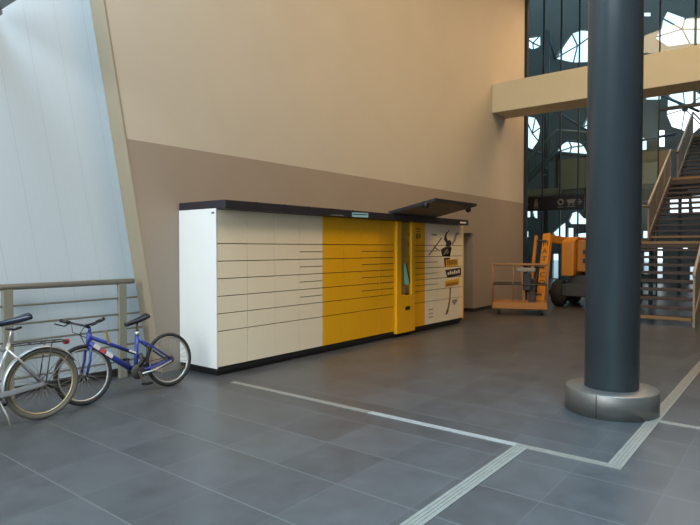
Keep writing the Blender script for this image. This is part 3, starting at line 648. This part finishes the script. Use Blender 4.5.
fr.tube([(0.29, -.05, .53), (0.29, .05, .53)], 0.01, 8); fr.tube([(0.29, -.05, .262), (0.29, .05, .262)], 0.01, 8); fr.lathe([(0.034, -0.04), (0.034, 0.04)], BBp, (0, 1, 0), 18)
frame = fr.build('frame', M['blue'], bb_)
fk = MB(); fk.tube([(0.935, 0, .79), HT], 0.016, 10)
for s_ in (-1, 1): fk.tube([HB_, (0.968, .055 * s_, .585), (0.988, 0.058 * s_, .45), (1.035, 0.058 * s_, r_)], 0.013, 8)
fk.tube([(0.968, -.055, .585), (0.968, .055, .585)], 0.016, 8); fk.build('fork', M['blue'], bb_)
hb = MB().tube([(0.935, 0, .79), (0.985, 0, .815)], 0.017, 10); hb.tube([(1.12, -.19, .89), (1.04, -.1, .845), (0.985, 0, .815), (0.95, .12, .835), (0.93, .25, .87)], 0.012, 10); hbo = hb.build('handlebar', M['black'], bb_)
for p_, q_, l_ in (((1.07, -.135, .86), (1.135, -.21, .895), (.05, -.03)), ((.942, .16, .845), (.928, .27, .872), (.06, .01))):
    p_, q_ = Vector(p_), Vector(q_); lv = Vector((l_[0], l_[1], -.03))
    MB().tube([p_, q_], 0.019, 10).build('grip', M['black'], hbo)
    MB().tube([p_, p_ + lv, q_ + lv], 0.008, 8).build('brake_lever', M['black'], hbo)
cb_ = MB(); cb_.tube([(1.05, .15, .84), (1.10, .1, .74), (1.02, .04, .62), (0.99, .05, .56)], 0.004, 6); cb_.tube([(1.05, -.15, .84), (1.08, -.08, .76), (0.97, -.03, .69), (0.72, -.025, .575), (.4, -.03, .42)], 0.004, 6); cb_.build('brake_cable', M['black'], bb_)
sp_ = MB().tube([ST, (0.380, 0, .785)], 0.013, 10).build('seat_post', M['rust'], bb_)
MB().lathe([(0.027, -.02), (0.027, .02)], ST, (0.05, 0, 1), 16).build('seat_clamp', M['silver'], sp_)
saddle_mesh((0.372, 0, .795), 0.27, R(9)).build('saddle', M['black'], bb_)
crank(bb_, BBp, R(-112), 0.15, 1)
MB().tube([(.44, .048, .33), (.22, .048, .34), (0, .048, r_ + .035), (-.035, .048, r_), (0, .048, r_ - .035), (.22, .048, .22), (.44, .048, .165)], 0.005, 6).build('chain', M['rust'], bb_)
cg = MB(); cg.tube([(.40, .055, .215), (.24, .065, .228), (.02, .068, .30)], 0.012, 8); cg.build('chain_stay_cover', M['silver'], bb_)
cas = MB(); [cas.lathe([(0.045 - .006 * i, 0.03 + .006 * i), (0.045 - .006 * i, 0.034 + .006 * i)], (0, 0, r_), (0, 1, 0), 20) for i in range(4)]; cas.build('sprocket', M['rust'], bb_)
MB().bar((0.745, .02, .60), (0.785, .04, .735), 0.012, 0.028).build('gear_lever', M['ochre'], bb_)
MB().tube([(.40, .03, .43), (.36, .04, .36), (.42, .03, .30)], 0.03, 8).build('derailleur', M['black'], bb_)
# lettering patches on the down tube: white, red, white (letters too blurred to read)
A_, B_ = Vector((0.96, 0, 0.635)), Vector(BBp)
for s_ in (-1, 1):
    for t0, t1, m_ in ((0.08, 0.20, 'paper'), (0.22, 0.31, 'redprint'), (0.33, 0.47, 'paper')):
        MB().bar(A_.lerp(B_, t0) + Vector((0, 0.0265 * s_, 0)), A_.lerp(B_, t1) + Vector((0, 0.0265 * s_, 0)), 0.012, 0.046, (0, 0, 1), 0.003).build('lettering', M[m_], frame)
    MB().bar(Vector((0.948, 0.013 * s_, 0.70)).lerp(Vector((0.405, .013 * s_, 0.44)), .80), Vector((0.948, .013 * s_, 0.70)).lerp(Vector((0.405, .013 * s_, 0.44)), .95), 0.014, 0.02).build('lettering', M['paper'], frame)

# silver bicycle
gb = thing('bicycle', 'silver bicycle with mudguard and red rear lamp, parked in front of the blue one', 'bicycle', (2.405, 5.615, 0), 'bicycles by the railing', (0, 0, R(180)))
r_ = 0.34
wheel_parts(gb, (0, 0, r_), r_, 0.024, M['oldtyre'], M['goldrim']); wheel_parts(gb, (1.08, 0, r_), r_, 0.024, M['oldtyre'], M['goldrim'])
BBp = (0.46, 0, 0.28); ST = (0.285, 0, 0.76)
fr = MB(); fr.tube([(0.90, 0, .86), (0.935, 0, .68)], 0.02, 12); fr.tube([(0.905, 0, .80), (0.31, 0, .70)], 0.016, 12); fr.tube([(0.93, 0, .70), BBp], 0.018, 12); fr.tube([BBp, ST], 0.017, 12); fr.lathe([(0.03, -.04), (.03, .04)], BBp, (0, 1, 0), 16)
for s_ in (-1, 1): fr.tube([(0.30, 0.02 * s_, 0.70), (.2, .055 * s_, .58), (0, 0.065 * s_, r_)], 0.0095, 8); fr.tube([(.45, .03 * s_, .285), (.3, .06 * s_, .30), (0, .065 * s_, r_)], 0.011, 8)
fr.build('frame', M['silver'], gb)
fk = MB(); fk.tube([(0.89, 0, .93), (0.90, 0, .86)], .013, 10); fk.tube([(0.935, -.055, .68), (0.935, .055, .68)], .013, 8)
for s_ in (-1, 1): fk.tube([(0.937, .055 * s_, .68), (0.99, .058 * s_, .48), (1.08, .058 * s_, r_)], 0.011, 8)
fk.build('fork', M['silver'], gb)
hb = MB().tube([(0.80, -.28, 1.06), (0.92, -.22, 1.05), (0.93, -.08, .98), (0.89, 0, .95), (0.93, .08, .98), (0.92, .22, 1.05), (0.80, .28, 1.06)], 0.011, 10).build('handlebar', M['silver'], gb)
for s_ in (-1, 1): MB().tube([(0.79, .285 * s_, 1.06), (0.90, .235 * s_, 1.052)], .017, 10).build('grip', M['black'], hb)
b = MB(); b.tube([ST, (0.26, 0, .90)], 0.0125, 10); b.build('seat_post', M['rim'], gb)
saddle_mesh((0.235, 0, .945), 0.29, R(4)).build('saddle', M['saddle'], gb)
MB().tube([(.2, .05, .90), (.26, .05, .885), (.33, .05, .90)], .012, 8).build('saddle_rail', M['black'], gb)
def fender(c, rr, a0, a1, m_):
    b = MB(); n = 36; prev = None
    for i in range(n + 1):
        a = a0 + (a1 - a0) * i / n; rows = []
        for j in range(7):
            v = (j / 6 - .5) * 2; rr2 = rr - 0.016 * v * v
            rows.append(b.bm.verts.new((c[0] + rr2 * math.cos(a), 0.036 * v, c[2] + rr2 * math.sin(a))))
        if prev:
            for j in range(6): f_ = b.bm.faces.new((prev[j], prev[j + 1], rows[j + 1], rows[j])); f_.smooth = True
        prev = rows
    o = b.build('mudguard', m_, gb); sd_ = o.modifiers.new('thick', 'SOLIDIFY'); sd_.thickness = 0.003; return o
mg = fender((0, 0, r_), r_ + 0.022, R(-12), R(152), M['silver']); fender((1.08, 0, r_), r_ + 0.022, R(35), R(165), M['silver'])
for s_ in (-1, 1):
    MB().tube([(0, .068 * s_, r_), (-.235, .04 * s_, .60)], 0.005, 6).build('mudguard_stay', M['steel'], mg)
rk = MB()
for s_ in (-1, 1):
    rk.tube([(.29, .05 * s_, .735), (.10, .07 * s_, .735), (-.20, .07 * s_, .725)], .007, 8); rk.tube([(-.06, .07 * s_, .73), (0, .072 * s_, r_ + .02)], .006, 8)
for xx in (.10, .0, -.10, -.20): rk.tube([(xx, -.07, .73), (xx, .07, .73)], .006, 8)
rk.build('luggage_rack', M['grime'], gb)
MB().lathe([(0.022, 0), (0.03, .03), (0.022, .05)], (-.20, 0, .71), (-1, 0, 0), 16).build('rear_lamp', M['red'], gb)
crank(gb, BBp, R(35), 0.165, 1)
cc = MB(); cc.prism([(0.50, .062, .33), (.30, .062, .345), (0.02, .062, .365), (0.02, .062, .335), (.30, .062, .305), (.50, .062, .28)], (0, .012, 0)); cc.build('chain_guard', M['silver'], gb)
MB().tube([(.40, .06, .27), (.36, .13, .14), (.335, .17, .014)], .009, 8).build('kickstand', M['rail'], gb)
